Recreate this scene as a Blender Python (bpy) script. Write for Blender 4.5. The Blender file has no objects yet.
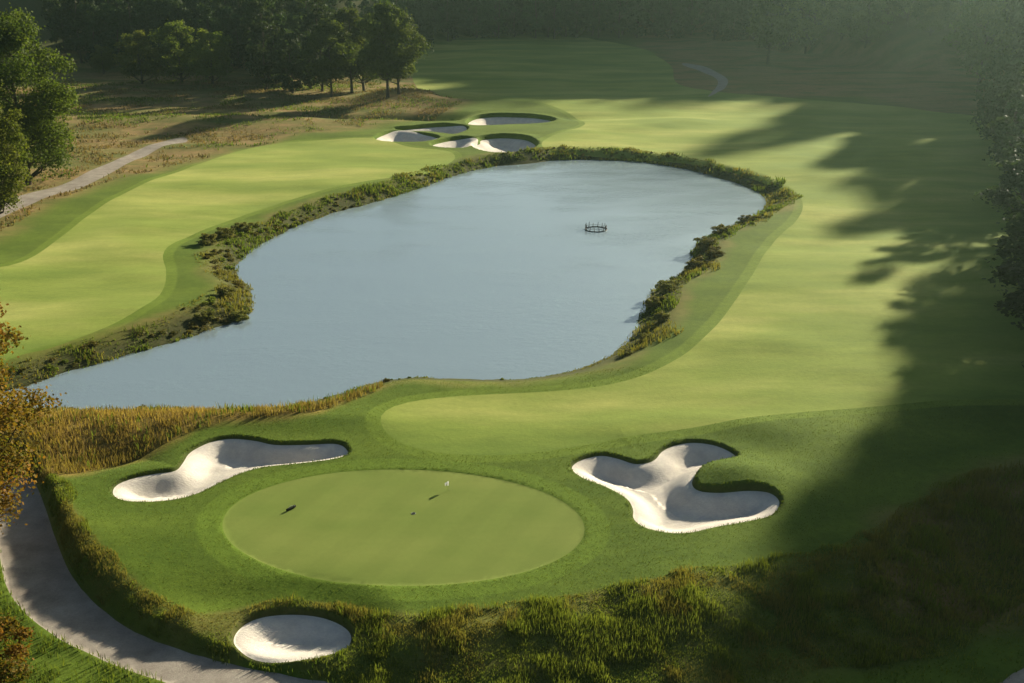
import bpy, math, random
import numpy as np
from mathutils import Vector, Matrix
from mathutils.geometry import delaunay_2d_cdt

# ------------------------------------------------------------------ camera, sky, sun, exposure
SC = bpy.context.scene
COL = SC.collection
CAM_H, PITCH, FOV, RX, RY = 32.0, math.radians(20), math.radians(50), 1024, 683
cam_d = bpy.data.cameras.new('camera')
cam_d.angle = FOV
cam_d.sensor_fit = 'HORIZONTAL'
cam_d.clip_start, cam_d.clip_end = 0.5, 6000
cam = bpy.data.objects.new('camera', cam_d)
COL.objects.link(cam)
cam.location = (0, 0, CAM_H)
cam.rotation_euler = (math.pi/2 - PITCH, 0, 0)
SC.camera = cam

SUN_AZ, SUN_EL = math.radians(40), math.radians(19)
SUN = Vector((math.sin(SUN_AZ)*math.cos(SUN_EL), math.cos(SUN_AZ)*math.cos(SUN_EL), math.sin(SUN_EL)))
world = bpy.data.worlds.new('World')
SC.world = world
world.use_nodes = True
wn = world.node_tree
sky = wn.nodes.new('ShaderNodeTexSky')
sky.sky_type = 'NISHITA'
sky.sun_disc = False
sky.sun_elevation, sky.sun_rotation = SUN_EL, SUN_AZ
sky.air_density, sky.dust_density, sky.ozone_density = 1.0, 1.6, 1.6
wn.links.new(sky.outputs[0], wn.nodes['Background'].inputs[0])
wn.nodes['Background'].inputs[1].default_value = 0.038
sun_d = bpy.data.lights.new('sun', 'SUN')
sun_d.energy, sun_d.angle, sun_d.color = 5.0, math.radians(1.5), (1.0, 0.90, 0.72)
sun = bpy.data.objects.new('sun', sun_d)
COL.objects.link(sun)
sun.rotation_euler = SUN.to_track_quat('Z', 'Y').to_euler()
SC.view_settings.view_transform = 'Standard'
SC.view_settings.look = 'None'
SC.view_settings.gamma = 1
SC.view_settings.use_curve_mapping = False
SC.view_settings.exposure = 1.38
SC.cycles.use_denoising = True
SC.cycles.max_bounces = 6
SC.cycles.diffuse_bounces = 2
SC.cycles.glossy_bounces = 2
SC.cycles.transmission_bounces = 2
SC.cycles.volume_bounces = 0
SC.cycles.transparent_max_bounces = 8
SC.cycles.caustics_reflective = False
SC.cycles.caustics_refractive = False

rng = np.random.default_rng(7)
F = 512/math.tan(FOV/2)
CP, SP = math.cos(PITCH), math.sin(PITCH)

# ------------------------------------------------------------------ helpers
def at(px, py, z=0.0):
    """the point of the level z that is seen at a pixel of the photograph"""
    px, py = np.asarray(px, float), np.asarray(py, float)
    v = 341.5 - py
    dy = F*CP + v*SP
    dz = -F*SP + v*CP
    t = (z - CAM_H)/dz
    return np.stack([(px-512)*t, dy*t], -1)

def smooth_poly(pts, step, closed=True):
    """Catmull-Rom through the points, resampled at about `step` metres"""
    P = np.asarray(pts, float)
    n = len(P)
    out = []
    for i in range(n if closed else n-1):
        if closed:
            p0, p1, p2, p3 = P[i-1], P[i], P[(i+1) % n], P[(i+2) % n]
        else:
            p0, p1, p2, p3 = P[max(i-1, 0)], P[i], P[i+1], P[min(i+2, n-1)]
        L = np.linalg.norm(p2-p1)
        k = max(1, int(round(L/step)))
        for t in np.arange(k)/k:
            out.append(.5*((2*p1) + (-p0+p2)*t + (2*p0-5*p1+4*p2-p3)*t*t + (-p0+3*p1-3*p2+p3)*t**3))
    if not closed:
        out.append(P[-1])
    return np.array(out)

def trace(pts, z, step):
    a = np.array(pts, float)
    return smooth_poly(at(a[:, 0], a[:, 1], z), step)

def inside(P, poly):
    x, y = P[:, 0], P[:, 1]
    r = np.zeros(len(P), bool)
    lo, hi = poly.min(0), poly.max(0)
    m = (x >= lo[0]) & (x <= hi[0]) & (y >= lo[1]) & (y <= hi[1])
    xs, ys = x[m], y[m]
    c = np.zeros(len(xs), bool)
    j = len(poly)-1
    for i in range(len(poly)):
        xi, yi = poly[i]
        xj, yj = poly[j]
        if yi != yj:
            c ^= ((yi > ys) != (yj > ys)) & (xs < (xj-xi)*(ys-yi)/(yj-yi)+xi)
        j = i
    r[m] = c
    return r

def sdist(P, poly, cap=20.0, grad=False):
    """signed distance to a closed outline, negative inside, capped"""
    lo, hi = poly.min(0)-cap, poly.max(0)+cap
    m = (P[:, 0] > lo[0]) & (P[:, 0] < hi[0]) & (P[:, 1] > lo[1]) & (P[:, 1] < hi[1])
    d = np.full(len(P), float(cap))
    Q = P[m]
    best = np.full(len(Q), float(cap))
    G = np.zeros((len(Q), 2))
    A, B = poly, np.roll(poly, -1, 0)
    for a, b in zip(A, B):
        ab = b-a
        L = ab@ab
        if L < 1e-9:
            continue
        t = np.clip(((Q-a)@ab)/L, 0, 1)
        dv = Q - a - t[:, None]*ab
        q = np.hypot(dv[:, 0], dv[:, 1])
        k = q < best
        best[k] = q[k]
        if grad:
            G[k] = dv[k]
    ins = inside(Q, poly)
    s = np.where(ins, -best, best)
    d[m] = s
    if grad:
        g = np.zeros((len(P), 2))
        g[m] = G/np.maximum(np.abs(s), 1e-6)[:, None]*np.where(ins, -1, 1)[:, None]
        return d, g
    return d

def ss(a, b, x):
    t = np.clip((x-a)/(b-a), 0, 1)
    return t*t*(3-2*t)

_nr = np.random.default_rng(3)
_NT = _nr.random((256, 256))
def vnoise(x, y):
    """value noise 0..1"""
    xi, yi = np.floor(x).astype(int), np.floor(y).astype(int)
    fx, fy = x-xi, y-yi
    fx, fy = fx*fx*(3-2*fx), fy*fy*(3-2*fy)
    g = lambda i, j: _NT[(yi+j) % 256, (xi+i) % 256]
    return (g(0, 0)*(1-fx)+g(1, 0)*fx)*(1-fy)+(g(0, 1)*(1-fx)+g(1, 1)*fx)*fy
def fbm(x, y, o=4):
    s, a, n = 0, 1, 0
    for k in range(o):
        s = s + a*vnoise(x*2**k+17*k, y*2**k+31*k)
        n += a
        a *= .5
    return s/n

# ------------------------------------------------------------------ outlines read from the photograph, on the ground
W_Z = -1.2
POND = trace([(26,386),(70,371),(120,357),(170,343),(215,328),(243,318),(252,305),(250,290),(240,281),(235,271),(240,260),(258,246),
  (290,229),(330,214),(375,202),(420,188),(450,177),(485,168),(520,163),(560,160),(600,160),(640,162),(680,168),(720,178),(750,188),
  (766,197),(768,206),(756,215),(735,225),(712,236),(696,248),(690,262),(680,275),(660,287),(648,300),(642,318),(632,338),(610,356),(578,370),
  (540,377),(500,380),(450,379),(410,378),(370,384),(340,394),(300,404),(250,409),(200,409),(150,409),(100,410),(50,410),(0,406),(-20,398)], W_Z, 1.2)
FW_L = trace([(-60,285),(20,262),(60,236),(100,207),(150,182),(200,162),(250,147),(300,141),(370,139),(410,147),(445,151),(455,158),(440,167),
  (410,176),(360,184),(300,197),(240,215),(195,232),(172,244),(163,256),(166,270),(164,288),(150,305),(110,327),(60,345),(25,354),(-60,372)], 0, 1.5)
FW_R = trace([(381,426),(386,413),(408,403),(450,396),(500,392),(560,389),(610,383),(650,372),(685,354),(712,331),(733,305),(750,280),(764,255),(778,236),
  (796,220),(803,205),(795,192),(770,182),(730,169),(690,160),(640,154),(580,151),(545,150),(548,140),(585,125),(560,112),(520,106),
  (470,103),(440,100),(418,88),(410,70),(406,50),(420,40),(480,36),(560,36),(630,46),(668,64),(676,82),(700,90),(760,96),(830,102),
  (920,108),(1040,130),(1160,180),(1200,330),(1120,392),(930,404),(840,412),(760,420),(700,429),(640,437),(580,447),(530,454),(480,456),(430,452),(395,441)], 0, 1.0)
a_ = np.linspace(0, 2*math.pi, 100, endpoint=False)
_ph = a_
GREEN = at(403.5 + 181*np.cos(_ph), 527.5 + 58*np.sin(_ph) + 2.0*np.cos(_ph), 0.0)
GREEN = smooth_poly(GREEN[::5], .35)
LOW = trace([(-300,430),(-60,430),(20,446),(52,474),(78,520),(108,562),(150,594),(195,612),(235,603),(262,597),(290,595),(320,597),(350,606),(380,612),(430,616),(500,609),(560,600),
  (640,586),(700,576),(760,566),(830,557),(870,540),(900,512),(960,482),(1024,470),(1150,462),(1400,470),(1400,1100),(-300,1100)], 0, 1.5)
LW = -1.0
PATH_N = trace([(-160,486),(-60,480),(-10,505),(-2,545),(6,585),(26,614),(58,638),(105,661),(160,681),(230,706),(330,728),(480,742),(700,744),(900,725),(985,683),(1060,640),(1140,640),(1100,700),(960,790),
  (700,800),(460,795),(420,720),(340,686),(280,674),(230,664),(180,650),(135,632),(98,606),(72,576),(56,540),(46,510),(34,482),(14,458),(-20,438),(-100,425),(-160,430)], LW, .8)
PATH_L = trace([(-60,228),(0,203),(40,190),(70,180),(92,169),(112,161),(138,149),(165,140.5),(184,138),(186,141.5),(165,146),(142,155),(118,167),(98,179),(78,189),(50,197),(0,218),(-60,246)], 0, 1.2)
PATH_M = trace([(684,64.5),(706,69),(724,76),(728,83),(722,90),(708,97),(714,90),(718,83),(714,77),(700,72),(684,67)], 0, 1.6)

# the bunkers: outline, floor level, level of the tracing, lip height on the far side, label
BUNK = [
 dict(pts=[(113,491),(119,484),(135,478),(155,474),(175,471),(183,463),(188,455),(196,449),(212,442),(232,439),(255,441),(275,445),(305,445),(335,444),(346,449),(346,456),(325,461),(290,465),
           (262,468),(238,475),(218,484),(195,495),(168,501),(135,502),(117,498)], dp=.85, zt=-.12, lip=.10, step=.25,
      label='long white sand bunker left of the putting green, with a notch in its lip'),
 dict(pts=[(572,469),(580,461),(600,456),(618,459),(634,464),(648,463),(656,459),(662,452),(674,446),(692,443),(712,445),(728,451),(736,458),(725,463),(708,468),(696,475),(692,484),(699,491),(720,493),(748,491),
           (769,493),(779,501),(776,511),(764,518),(740,523),(712,528),(690,533),(668,533),(646,528),(634,519),(633,509),(626,498),(606,487),(585,479)], dp=.85, zt=-.12, lip=.10, step=.25,
      label='clover shaped white sand bunker right of the putting green, round a grassy tongue'),
 dict(pts=[(234,643),(238,631),(252,621),(272,616),(298,615),(322,618),(342,626),(351,636),(347,648),(330,656),(302,661),(268,661),(246,655)], dp=.5, zt=-.75, lip=.12, step=.25,
      label='small oval sand bunker below the putting green, nearest to the gravel path'),
 dict(pts=[(376,140),(384,135.5),(396,133),(410,133.5),(424,136),(434,138),(438,141),(428,143.5),(404,144),(384,143)], dp=1.3, zt=-.3, lip=.5, step=.5,
      label='leftmost of the distant bunkers beyond the pond, a small oval of pale sand'),
 dict(pts=[(396,131),(412,129.5),(428,128),(446,127),(464,128),(466,132),(456,136),(444,135),(430,133.5),(412,133)], dp=1.3, zt=-.3, lip=.5, step=.5,
      label='narrow wavy sand bunker in the middle of the distant group beyond the pond'),
 dict(pts=[(468,124),(476,119.5),(492,117.5),(512,117.5),(534,118.5),(550,121),(553,123.5),(540,125.5),(515,126.5),(490,127.5),(472,127)], dp=1.3, zt=-.3, lip=.6, step=.5,
      label='farthest and widest of the distant sand bunkers, behind the others'),
 dict(pts=[(432,146),(446,142),(462,140),(474,141),(478,144),(472,148.5),(460,150),(440,149)], dp=1.3, zt=-.3, lip=.5, step=.5,
      label='small sand bunker just left of the one on the far shore nearest the water'),
 dict(pts=[(482,140.5),(500,138.5),(520,139.5),(531,142.5),(536,147.5),(530,151.5),(514,154.5),(494,154.5),(478,151),(474,147),(480,144)], dp=1.3, zt=-.3, lip=.6, step=.5,
      label='sand bunker of the distant group lying nearest to the water'),
]
for b in BUNK:
    b['poly'] = trace(b['pts'], b['zt'], b['step'])

# soft zones of unmown grass
WILD_FAR = trace([(-200,330),(-60,262),(0,232),(60,200),(110,182),(150,170),(200,158),(262,146),(300,136),(370,128),(430,118),(470,106),(500,100),(440,84),(400,60),(300,40),(-400,40),(-500,200)], 0, 4)
GOLD_NEAR = trace([(-120,408),(0,408),(60,407),(150,406),(250,405),(300,402),(345,392),(385,382),(380,390),(330,412),(290,420),(240,424),(200,432),(160,446),(120,460),(70,472),(40,474),(0,455),(-120,440)], 0, 1.5)
MOUND_R = trace([(862,556),(890,520),(940,492),(1024,466),(1200,460),(1200,620),(1024,600),(900,600),(850,590)], 0, 2)
FAR_R = trace([(640,84),(660,60),(640,40),(700,20),(1300,20),(1300,130),(960,120),(860,96),(800,98),(740,94)], 0, 4)

def hill(x, y):
    start = 300 + 105*ss(-55, -12, x) - 125*ss(66, 112, x)
    hgt = 42 + 40*ss(-20, 60, x) - 22*ss(70, 120, x)  # ridge raised out of view so that its shadow covers the far fairway
    return hgt*ss(0, 128, y-start) + 30*ss(110, 300, y-start)

def tongue(P, px, py, r, h):
    c = at(px, py, 0)
    return h*np.exp(-((P[:, 0]-c[0])**2/(r[0]**2) + (P[:, 1]-c[1])**2/(r[1]**2)))

def height(P):
    """ground height and the masks that belong to it"""
    x, y = P[:, 0], P[:, 1]
    dp = sdist(P, POND, 14)
    dl = sdist(P, LOW, 12)
    dg = sdist(P, GREEN, 12)
    und = (fbm(x/26+3, y/26+9, 3)-.5)*1.3
    calm = ss(1, 8, dg)*ss(-2, 9, dp)
    # the collar stands a little above the green
    z = und*calm*(.5 + .5*ss(60, 130, y))
    z = z + (fbm(x/11+20, y/8, 2)-.5)*.55*calm*ss(0, 6, sdist(P, BUNK[1]['poly'], 8))*ss(60, 90, y)
    z = z + hill(x, y)
    z = z + (fbm(x/60, y/60, 3)-.5)*7*ss(250, 330, y)*ss(-10, -60, x) + (fbm(x/30+7, y/22, 3)-.5)*5*ss(255, 330, y)*ss(30, 70, x)
    z = z + .05*ss(0, .15, dg)
    # swells behind the green and between green and path
    z = z + tongue(P, 735, 476, (3.2, 2.2), .75) + tongue(P, 250, 428, (9, 3), .55) + tongue(P, 700, 432, (9, 3), .45) - tongue(P, 120, 458, (7, 2.4), .8)
    z = z + tongue(P, 150, 520, (3.5, 5), .25) - tongue(P, 230, 600, (6, 2.2), .5)
    z = z + tongue(P, 620, 105, (40, 10), 1.0) + tongue(P, 420, 100, (12, 10), 2.2) - tongue(P, 470, 100, (10, 6), 2.0) + tongue(P, 200, 125, (50, 12), 1.6) - tongue(P, 380, 118, (40, 3.5), 1.6)
    # the pond bank
    wid = 3.6 + 1.6*ss(100, 60, y)
    out = W_Z - .04 + (z - W_Z + .04)*ss(-.2, 1, dp/wid)
    z = np.where(dp < 13, np.where(dp > 0, out, W_Z - .04 - 1.1*ss(0, 5, -dp)), z)
    # the slope down to the path and the lower ground
    w = 3.2 + 4.8*ss(-14, 0, x)
    s = ss(0, 1, -dl/w)
    lw = LW - .5*ss(-12, 0, x)
    lown = (fbm(x/9, y/9, 2)-.5)*.5*ss(0, 14, x)
    z = z + (fbm(x/2.6, y/2.2, 3)-.5)*.55*ss(0, -2, dl)*ss(-12, -9, dl)*ss(-19, -10, x)
    z = z*(1-s) + (lw + lown)*s + .12*np.exp(-((dl)/1.6)**2)*ss(-3, -10, x)
    for b in BUNK:
        d, g = sdist(P, b['poly'], 7, True)
        far = np.clip(g[:, 0]*.45 + g[:, 1]*.9, -1, 1)*.5 + .5
        big = b['step'] > .4
        rim = z*ss(0, 5, d) if b['zt'] > -.6 else z + (b['zt'] + .2 - z)*ss(3.0, 0, d)
        top = rim + b['lip']*(.35 + .65*far)*np.exp(-(np.maximum(d, 0)/2.4)**2)
        top = top + tongue(P, 735, 476, (3.2, 2.2), .6)*(1-ss(0, 5, d))*(b['zt'] > -.6)
        o = b['zt'] + (top-b['zt'])*ss(0, .22 if not big else .5, d)
        i = b['zt'] - b['dp']*ss(0, 1, -d/(1.9 if not big else 3.0))*(.8+.2*far) + (fbm(x/2.2, y/2.2, 2)-.5)*.04*ss(0, 1.5, -d)
        z = np.where(d < 6.9, np.where(d > 0, o, i), z)
    pl = np.minimum(sdist(P, PATH_N, 6), 6)
    z = np.where(pl < 0, lw - .02, z + (LW + .03 - z)*(1-ss(0, .8, pl))*(x < 5))
    return z

def H1(x, y):
    return float(height(np.array([[x, y]], float))[0])

def ground_at(px, py):
    """march the pixel's ray to the real ground"""
    zs = 0.0
    for _ in range(14):
        p = at(px, py, zs)
        zs = .5*zs + .5*H1(p[0], p[1])
    return float(p[0]), float(p[1]), H1(p[0], p[1])

# ------------------------------------------------------------------ materials
def mat(name, rough=.9):
    m = bpy.data.materials.new(name)
    m.use_nodes = True
    nt = m.node_tree
    b = nt.nodes['Principled BSDF']
    b.inputs['Roughness'].default_value = rough
    b.inputs['Specular IOR Level'].default_value = .05
    return m, nt, b

def N(nt, t, **kw):
    n = nt.nodes.new(t)
    for k, v in kw.items():
        if k.startswith('i_'):
            n.inputs[k[2:].replace('_', ' ')].default_value = v
        else:
            setattr(n, k, v)
    return n

def coords(nt, scale):
    g = N(nt, 'ShaderNodeTexCoord')
    mp = N(nt, 'ShaderNodeMapping')
    mp.inputs['Scale'].default_value = scale
    nt.links.new(g.outputs['Object'], mp.inputs[0])
    return mp.outputs[0]

def noise(nt, scale, detail=3, rough=.55):
    n = N(nt, 'ShaderNodeTexNoise')
    n.inputs['Scale'].default_value = 1
    n.inputs['Detail'].default_value = detail
    n.inputs['Roughness'].default_value = rough
    nt.links.new(coords(nt, scale if isinstance(scale, tuple) else (scale,)*3), n.inputs['Vector'])
    return n.outputs['Fac']

def ramp(nt, fac, stops):
    r = N(nt, 'ShaderNodeValToRGB')
    e = r.color_ramp.elements
    while len(e) < len(stops):
        e.new(.5)
    for k, (p, c) in enumerate(stops):
        e[k].position = p
        e[k].color = (*c, 1) if len(c) == 3 else c
    nt.links.new(fac, r.inputs[0])
    return r.outputs[0]

def mix(nt, fac, a, b, mode='MIX'):
    m = N(nt, 'ShaderNodeMix', data_type='RGBA', blend_type=mode)
    if isinstance(fac, (int, float)):
        m.inputs[0].default_value = fac
    else:
        nt.links.new(fac, m.inputs[0])
    for s, v in ((6, a), (7, b)):
        if isinstance(v, tuple):
            m.inputs[s].default_value = (*v, 1)
        else:
            nt.links.new(v, m.inputs[s])
    return m.outputs[2]

def bump(nt, bsdf, h, strength, dist):
    b = N(nt, 'ShaderNodeBump')
    b.inputs['Strength'].default_value = strength
    b.inputs['Distance'].default_value = dist
    nt.links.new(h, b.inputs['Height'])
    nt.links.new(b.outputs[0], bsdf.inputs['Normal'])
    return b

def attr(nt, name, out='Fac'):
    a = N(nt, 'ShaderNodeAttribute', attribute_name=name)
    return a.outputs[out]

def band(nt, d, lo, hi, soft):
    """1 where lo < d < hi"""
    a = N(nt, 'ShaderNodeMapRange', interpolation_type='SMOOTHSTEP')
    a.inputs[1].default_value, a.inputs[2].default_value = lo-soft, lo+soft
    nt.links.new(d, a.inputs[0])
    b = N(nt, 'ShaderNodeMapRange', interpolation_type='SMOOTHSTEP')
    b.inputs[1].default_value, b.inputs[2].default_value = hi-soft, hi+soft
    b.inputs[3].default_value, b.inputs[4].default_value = 1, 0
    nt.links.new(d, b.inputs[0])
    m = N(nt, 'ShaderNodeMath', operation='MULTIPLY')
    nt.links.new(a.outputs[0], m.inputs[0])
    nt.links.new(b.outputs[0], m.inputs[1])
    return m.outputs[0]

def grass_sheen(b, w=.14, tint=(.80, .85, .30)):
    b.inputs['Sheen Weight'].default_value = w
    b.inputs['Sheen Roughness'].default_value = .45
    b.inputs['Sheen Tint'].default_value = (*tint, 1)

# fairway: close-mown, straw and green patches drawn out across the line of play
M_FAIR, nt, b = mat('mown_fairway_grass')
c = ramp(nt, noise(nt, (.030, .085, .05), 4), [(.34, (.080, .135, .015)), (.50, (.140, .185, .028)), (.66, (.250, .258, .066))])
c2 = ramp(nt, noise(nt, (.16, .5, .3), 4, .65), [(.3, (.82, .86, .80)), (.7, (1.12, 1.1, 1.08))])
c = mix(nt, 1.0, c, c2, 'MULTIPLY')
c = mix(nt, 1.0, c, ramp(nt, noise(nt, 2.2, 4, .7), [(.25, (.86, .88, .84)), (.75, (1.1, 1.1, 1.1))]), 'MULTIPLY')
nt.links.new(c, b.inputs['Base Color'])
grass_sheen(b)
bump(nt, b, noise(nt, 3.5, 5, .7), .35, .08)

# putting green
M_GREEN, nt, b = mat('putting_green_grass')
c = ramp(nt, noise(nt, (.12, .25, .2), 3), [(.3, (.110, .155, .028)), (.7, (.150, .185, .040))])
c = mix(nt, 1.0, c, ramp(nt, noise(nt, (3, 3, 3), 5, .75), [(.2, (.92, .93, .9)), (.8, (1.06, 1.06, 1.06))]), 'MULTIPLY')
nt.links.new(c, b.inputs['Base Color'])
wv_ = N(nt, 'ShaderNodeTexWave', wave_type='BANDS', bands_direction='X')
wv_.inputs['Scale'].default_value = .12
wv_.inputs['Distortion'].default_value = .6
wv_.inputs['Detail'].default_value = 2
mp_ = N(nt, 'ShaderNodeMapping')
mp_.inputs['Rotation'].default_value = (0, 0, math.radians(25))
nt.links.new(N(nt, 'ShaderNodeTexCoord').outputs['Object'], mp_.inputs[0])
nt.links.new(mp_.outputs[0], wv_.inputs[0])
c = mix(nt, 1.0, c, ramp(nt, wv_.outputs['Fac'], [(.35, (.97, .973, .965)), (.65, (1.02, 1.02, 1.02))]), 'MULTIPLY')
nt.links.new(c, b.inputs['Base Color'])
grass_sheen(b, .08)
bump(nt, b, noise(nt, 6, 4, .7), .12, .03)

# the ground: mown rough round the holes, unmown straw and green where the masks say so
M_GROUND, nt, b = mat('rough_grass_ground')
base = ramp(nt, noise(nt, (.10, .2, .15), 4), [(.3, (.046, .084, .008)), (.7, (.088, .132, .014))])
base = mix(nt, band(nt, attr(nt, 'd_green'), -1, 1.5, .12), base, (.086, .138, .014))
base = mix(nt, band(nt, attr(nt, 'd_fair'), -1, 1.1, .15), base, (.098, .148, .016))
base = mix(nt, 1.0, base, ramp(nt, noise(nt, 1.6, 5, .75), [(.25, (.72, .76, .7)), (.75, (1.25, 1.22, 1.2))]), 'MULTIPLY')
wildc = ramp(nt, noise(nt, (.05, .14, .1), 5, .65), [(.30, (.050, .075, .015)), (.45, (.115, .100, .030)), (.58, (.215, .135, .060)), (.70, (.080, .095, .022))])
wildc = mix(nt, 1.0, wildc, ramp(nt, noise(nt, 1.1, 5, .8), [(.25, (.6, .62, .6)), (.75, (1.35, 1.3, 1.3))]), 'MULTIPLY')
c = mix(nt, attr(nt, 'wild'), base, wildc)
goldc = ramp(nt, noise(nt, (.35, .7, .5), 5, .7), [(.3, (.12, .10, .022)), (.6, (.26, .17, .045))])
c = mix(nt, attr(nt, 'gold'), c, goldc)
c = mix(nt, attr(nt, 'soil'), c, ramp(nt, noise(nt, 2, 4), [(.3, (.030, .038, .012)), (.7, (.062, .060, .024))]))
nt.links.new(c, b.inputs['Base Color'])
grass_sheen(b, .06)
bump(nt, b, noise(nt, 6.5, 5, .75), .5, .06)

# sand
M_SAND, nt, b = mat('bunker_sand', .95)
c = ramp(nt, noise(nt, .5, 5, .6), [(.3, (.54, .49, .41)), (.7, (.66, .61, .52))])
c = mix(nt, 1.0, c, ramp(nt, noise(nt, 7, 4, .8), [(.2, (.84, .84, .84)), (.8, (1.06, 1.06, 1.06))]), 'MULTIPLY')
c = mix(nt, 1.0, c, ramp(nt, noise(nt, 1.6, 3, .6), [(.35, (.9, .9, .92)), (.65, (1.04, 1.04, 1.02))]), 'MULTIPLY')
nt.links.new(c, b.inputs['Base Color'])
bump(nt, b, noise(nt, (4, 11, 6), 5, .75), .6, .06)

# gravel path
M_PATH, nt, b = mat('gravel_path', .95)
c = ramp(nt, noise(nt, .6, 6, .7), [(.3, (.20, .17, .135)), (.7, (.33, .295, .24))])
c = mix(nt, 1.0, c, ramp(nt, noise(nt, 9, 4, .85), [(.2, (.75, .75, .75)), (.8, (1.2, 1.2, 1.2))]), 'MULTIPLY')
nt.links.new(c, b.inputs['Base Color'])
bump(nt, b, noise(nt, 11, 5, .8), .5, .03)

# water
M_WATER, nt, b = mat('pond_water', .10)
b.inputs['Metallic'].default_value = .26
b.inputs['Base Color'].default_value = (.23, .30, .325, 1)
b.inputs['IOR'].default_value = 1.333
b.inputs['Specular IOR Level'].default_value = .8
h1 = noise(nt, (1.2, 2.6, 2), 4, .6)
h2 = noise(nt, (.10, .22, .2), 3, .5)
m_ = N(nt, 'ShaderNodeMath', operation='MULTIPLY')
nt.links.new(h1, m_.inputs[0])
nt.links.new(ramp(nt, h2, [(.35, (.1, .1, .1)), (.65, (1, 1, 1))]), m_.inputs[1])
bump(nt, b, m_.outputs[0], .4, .07)

def leaf_mat(name, dark, light, trans=.35, vary=.12, tip=None):
    """thin leaves or blades: light from behind shows through"""
    m, nt, b = mat(name, .6)
    oi = N(nt, 'ShaderNodeObjectInfo')
    col = mix(nt, attr(nt, 'tone'), dark, light)
    if tip:
        col = mix(nt, attr(nt, 'tip'), col, tip)
    hs = N(nt, 'ShaderNodeHueSaturation')
    mr = N(nt, 'ShaderNodeMapRange')
    mr.inputs[3].default_value, mr.inputs[4].default_value = 1-vary*2, 1+vary*2
    nt.links.new(oi.outputs['Random'], mr.inputs[0])
    nt.links.new(mr.outputs[0], hs.inputs['Value'])
    mr2 = N(nt, 'ShaderNodeMapRange')
    mr2.inputs[3].default_value, mr2.inputs[4].default_value = .5-vary*.12, .5+vary*.12
    nt.links.new(oi.outputs['Random'], mr2.inputs[0])
    nt.links.new(mr2.outputs[0], hs.inputs['Hue'])
    nt.links.new(col, hs.inputs['Color'])
    nt.links.new(hs.outputs[0], b.inputs['Base Color'])
    tr = N(nt, 'ShaderNodeBsdfTranslucent')
    g = mix(nt, 1.0, hs.outputs[0], (1.25, 1.3, .6), 'MULTIPLY')
    nt.links.new(g, tr.inputs[0])
    ms = N(nt, 'ShaderNodeMixShader')
    ms.inputs[0].default_value = trans
    nt.links.new(b.outputs[0], ms.inputs[1])
    nt.links.new(tr.outputs[0], ms.inputs[2])
    nt.links.new(ms.outputs[0], nt.nodes['Material Output'].inputs[0])
    return m

M_LEAF = leaf_mat('green_leaves', (.032, .052, .008), (.095, .115, .018), .4, .14)
M_LEAF_Y = leaf_mat('yellow_green_leaves', (.060, .095, .014), (.150, .165, .030), .45, .1)
M_FOREST = leaf_mat('dark_forest_leaves', (.018, .036, .012), (.050, .075, .020), .3, .2)
M_AUTUMN = leaf_mat('autumn_leaves', (.070, .095, .014), (.27, .125, .022), .4, .1)
M_SHRUB = leaf_mat('shrub_leaves', (.070, .080, .020), (.200, .175, .055), .35, .15)
M_BLADE = leaf_mat('green_grass_blades', (.062, .098, .014), (.165, .180, .036), .45, .0)
M_STRAW = leaf_mat('straw_grass_blades', (.110, .115, .026), (.270, .200, .062), .4, .0)
M_GOLD = leaf_mat('golden_grass_blades', (.150, .122, .034), (.360, .240, .085), .4, .0)
M_HEATH = leaf_mat('heath_grass_blades', (.110, .090, .036), (.260, .175, .085), .3, .0)
M_LIP = leaf_mat('bunker_edge_grass', (.045, .085, .012), (.12, .15, .028), .4, .0)
M_BARK, nt, b = mat('bark', .95)
nt.links.new(ramp(nt, noise(nt, (6, 6, 1.2), 5, .7), [(.3, (.030, .023, .016)), (.7, (.105, .085, .062))]), b.inputs['Base Color'])
bump(nt, b, noise(nt, (9, 9, 1.5), 4, .7), .8, .05)

# ------------------------------------------------------------------ object helpers
def tag(o, label=None, cat=None, group=None, kind=None):
    for k, v in (('label', label), ('category', cat), ('group', group), ('kind', kind)):
        if v:
            o[k] = v
    return o

def link(name, me, parent=None, loc=None):
    o = bpy.data.objects.new(name, me)
    COL.objects.link(o)
    if parent is not None:
        o.parent = parent
    if loc is not None:
        o.location = loc
    return o

def mesh_from(name, V, Fc, m=None, smooth=False, attrs=None, normals=None):
    """V (n,3); Fc (k,3) or (k,4)"""
    me = bpy.data.meshes.new(name)
    V = np.ascontiguousarray(V, np.float32)
    Fc = np.ascontiguousarray(Fc, np.int32)
    k = Fc.shape[1]
    me.vertices.add(len(V))
    me.vertices.foreach_set('co', V.ravel())
    me.loops.add(Fc.size)
    me.loops.foreach_set('vertex_index', Fc.ravel())
    me.polygons.add(len(Fc))
    me.polygons.foreach_set('loop_start', np.arange(0, Fc.size, k, dtype=np.int32))
    me.polygons.foreach_set('use_smooth', np.full(len(Fc), smooth))
    me.update(calc_edges=True)
    for n, v in (attrs or {}).items():
        a = me.attributes.new(n, 'FLOAT', 'POINT')
        a.data.foreach_set('value', np.ascontiguousarray(v, np.float32))
    if normals is not None:
        me.normals_split_custom_set_from_vertices(normals.tolist())
    if m:
        me.materials.append(m)
    return me

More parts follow.
